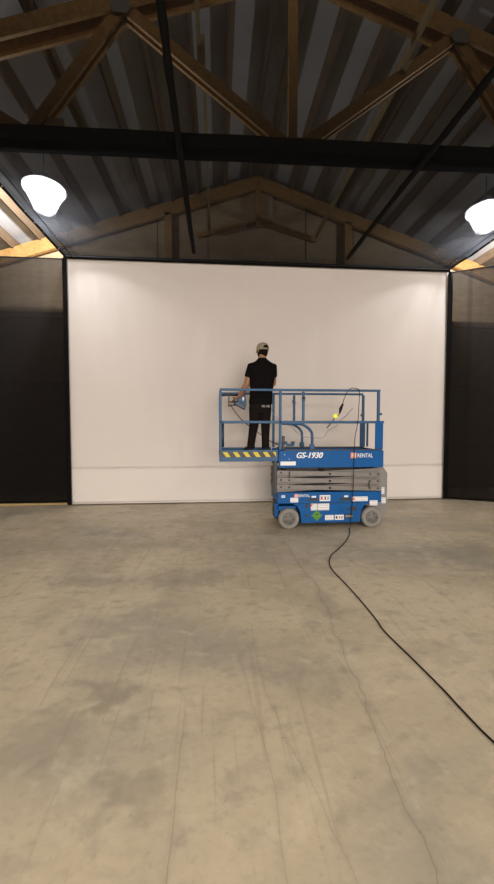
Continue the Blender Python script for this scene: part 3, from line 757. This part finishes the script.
# cap
bm = B(); rings = []; n = 40; prof = [(.012,1.0), (.034,1.0), (.056,.985), (.080,.93), (.100,.82), (.115,.66), (.126,.44), (.132,.19)]
for z, k_ in prof:
    rings.append([bm.verts.new(hp(.091*k_*math.cos(2*PI*k/n), -.003+.112*k_*math.sin(2*PI*k/n), z)) for k in range(n)])
for j, (A, B_) in enumerate(zip(rings, rings[1:])):
    for k in range(n):
        off = abs(k+.5-.75*n)                    # the arch-shaped opening sits at the back
        if j in (1, 2) and off < (4.2, 3.0)[j-1]: continue
        bm.faces.new((A[k], A[(k+1)%n], B_[(k+1)%n], B_[k])).smooth = True
bm.faces.new(rings[-1])
cap = obj('cap', bm, M['cap'], man); s = cap.modifiers.new('thick', 'SOLIDIFY'); s.thickness = .004; s.offset = 1
bm = B(); g = []
for j in range(7):
    t = j/6
    g.append([bm.verts.new(hp(.082*math.cos(a)*(1-.12*t), -.003+.110*math.sin(a)+.062*t*math.sin(a)**.5, .022-.018*t-.012*abs(math.cos(a))*t)) for a in [PI*(.12+.76*k/16) for k in range(17)]])
for A, B_ in zip(g, g[1:]):
    for k in range(16): bm.faces.new((A[k], A[k+1], B_[k+1], B_[k])).smooth = True
br = obj('brim', bm, M['cap'], cap); s = br.modifiers.new('thick', 'SOLIDIFY'); s.thickness = .004
bm = B(); lathe(bm, hp(0,-.008,.132), [(.009,0), (.007,.005), (.002,.006)], 12); obj('button', bm, M['cap'], cap)
# t-shirt
bm = B()
loft(bm, [(.712,PY,1.985,.192,.125), (.712,PY,2.03,.192,.128), (.72,PY,2.15,.184,.122), (.73,PY,2.30,.194,.13), (.738,PY,2.44,.214,.138), (.74,PY,2.53,.222,.128), (.74,PY,2.60,.215,.110), (.742,PY+.005,2.66,.160,.092), (.742,PY+.012,2.705,.095,.076), (.742,PY+.018,2.74,.068,.066)], 28)
for S_, E_ in ((LS, LE), (RS, RE)):
    tube(bm, [S_.lerp(V(.74,PY,2.60), .3)+V(0,0,.005), S_+V(0,0,-.004), S_.lerp(E_,.3), S_.lerp(E_,.60)], [.072,.081,.076,.074], 18)
sh = obj('t_shirt', bm, M['shirt'], man); fin(sh, .009, 8)
# trousers
bm = B()
loft(bm, [(.705,PY,1.84,.150,.105), (.705,PY,1.90,.186,.125), (.708,PY,1.98,.182,.124), (.712,PY,2.03,.170,.115)], 28)
tube(bm, [(.622,PY,1.93), (.615,PY,1.80), (.600,PY+.005,1.62), (.572,PY+.008,1.45), (.556,PY+.004,1.33), (.552,PY,1.265)], [.100,.092,.076,.066,.064,.068], 18)
tube(bm, [(.795,PY,1.93), (.798,PY,1.80), (.795,PY+.005,1.62), (.795,PY+.012,1.45), (.797,PY+.010,1.33), (.798,PY+.006,1.265)], [.094,.088,.074,.065,.063,.066], 18)
pn = obj('trousers', bm, M['pants'], man); fin(pn, .009, 8)
for x in (.745, .82):
    bm = B(); board(bm, (x-.028, PY-.122, 1.955), (x+.028, PY-.120, 1.948), .034, .004); obj('pocket_flap', bm, M['hub'], pn, .002)
# shoes
for x, dx in ((.548, -.05), (.800, .03)):
    bm = B(); d = V(dx*2.2, .26, 0).normalized()
    P = [V(x, PY-.045, Z0+.052), V(x, PY, Z0+.055)+d*.01, V(x, PY, Z0+.048)+d*.09, V(x, PY, Z0+.036)+d*.16, V(x, PY, Z0+.030)+d*.20]
    tube(bm, P, [.040,.046,.046,.042,.026], 16, flat=.8)
    tube(bm, [V(x, PY-.01, Z0+.05), V(x, PY, Z0+.11)], [.044,.044], 14)
    s = obj('shoe', bm, M['shoe'], man); fin(s, .007, 4)
    bm = B()
    c = [V(x, PY, 0)+d*t for t in (-.075,-.05,0,.06,.13,.19,.225)]; w = (.02,.040,.042,.042,.048,.040,.015); pr = V(d.y, -d.x, 0)
    lo = [bm.verts.new(V(q.x, q.y, Z0+.001)+pr*ww) for q, ww in zip(c, w)] + [bm.verts.new(V(q.x, q.y, Z0+.001)-pr*ww) for q, ww in reversed(list(zip(c, w)))]
    ex = bmesh.ops.extrude_face_region(bm, geom=[bm.faces.new(lo)])
    bmesh.ops.translate(bm, verts=[e for e in ex['geom'] if isinstance(e, bmesh.types.BMVert)], vec=(0,0,.018))
    obj('sole', bm, M['sole'], s)

# ------------------------------------------------------------------ light
def area(name, loc, rot, size, power, col):
    l = bpy.data.lights.new(name, 'AREA'); l.shape = 'DISK'; l.size = size; l.energy = power; l.color = col
    o = bpy.data.objects.new(name, l); C.objects.link(o); o.location = loc; o.rotation_euler = rot; return o
WARM = (1, .90, .77)
for x in (-2.86, 4.93):
    for y in (-1.4, -7.0):
        area('hall_lamp', (x, y, 5.4), (0, 0, 0), .6, 215, WARM)
# large unseen fill light added behind the viewer to brighten the backdrop
dl = area('front_fill_light', (1.0, -9.9, 2.3), (PI/2, 0, 0), 1, 1400, (1, .93, .88)); dl.data.shape = 'RECTANGLE'; dl.data.size = 6; dl.data.size_y = 4
w = bpy.data.worlds.new('World'); bpy.context.scene.world = w; w.use_nodes = True
w.node_tree.nodes['Background'].inputs[0].default_value = (.5, .5, .5, 1); w.node_tree.nodes['Background'].inputs[1].default_value = .2

# ------------------------------------------------------------------ camera
cam = bpy.data.cameras.new('camera'); co = bpy.data.objects.new('camera', cam); C.objects.link(co)
yaw, pitch = math.radians(4.635), math.radians(2.631)
co.location = (0, 0, 1.65); co.rotation_euler = (PI/2 - pitch, 0, -yaw)
cam.sensor_fit = 'VERTICAL'; cam.sensor_height = 36; cam.lens = 370*36/884; cam.clip_start = .05
sc = bpy.context.scene; sc.camera = co
sc.view_settings.view_transform = 'Standard'; sc.view_settings.look = 'None'; sc.view_settings.gamma = 1; sc.view_settings.exposure = 0
sc.cycles.use_denoising = True
sc.cycles.max_bounces = 8; sc.cycles.diffuse_bounces = 5; sc.cycles.transparent_max_bounces = 16
sc.cycles.sample_clamp_indirect = 4
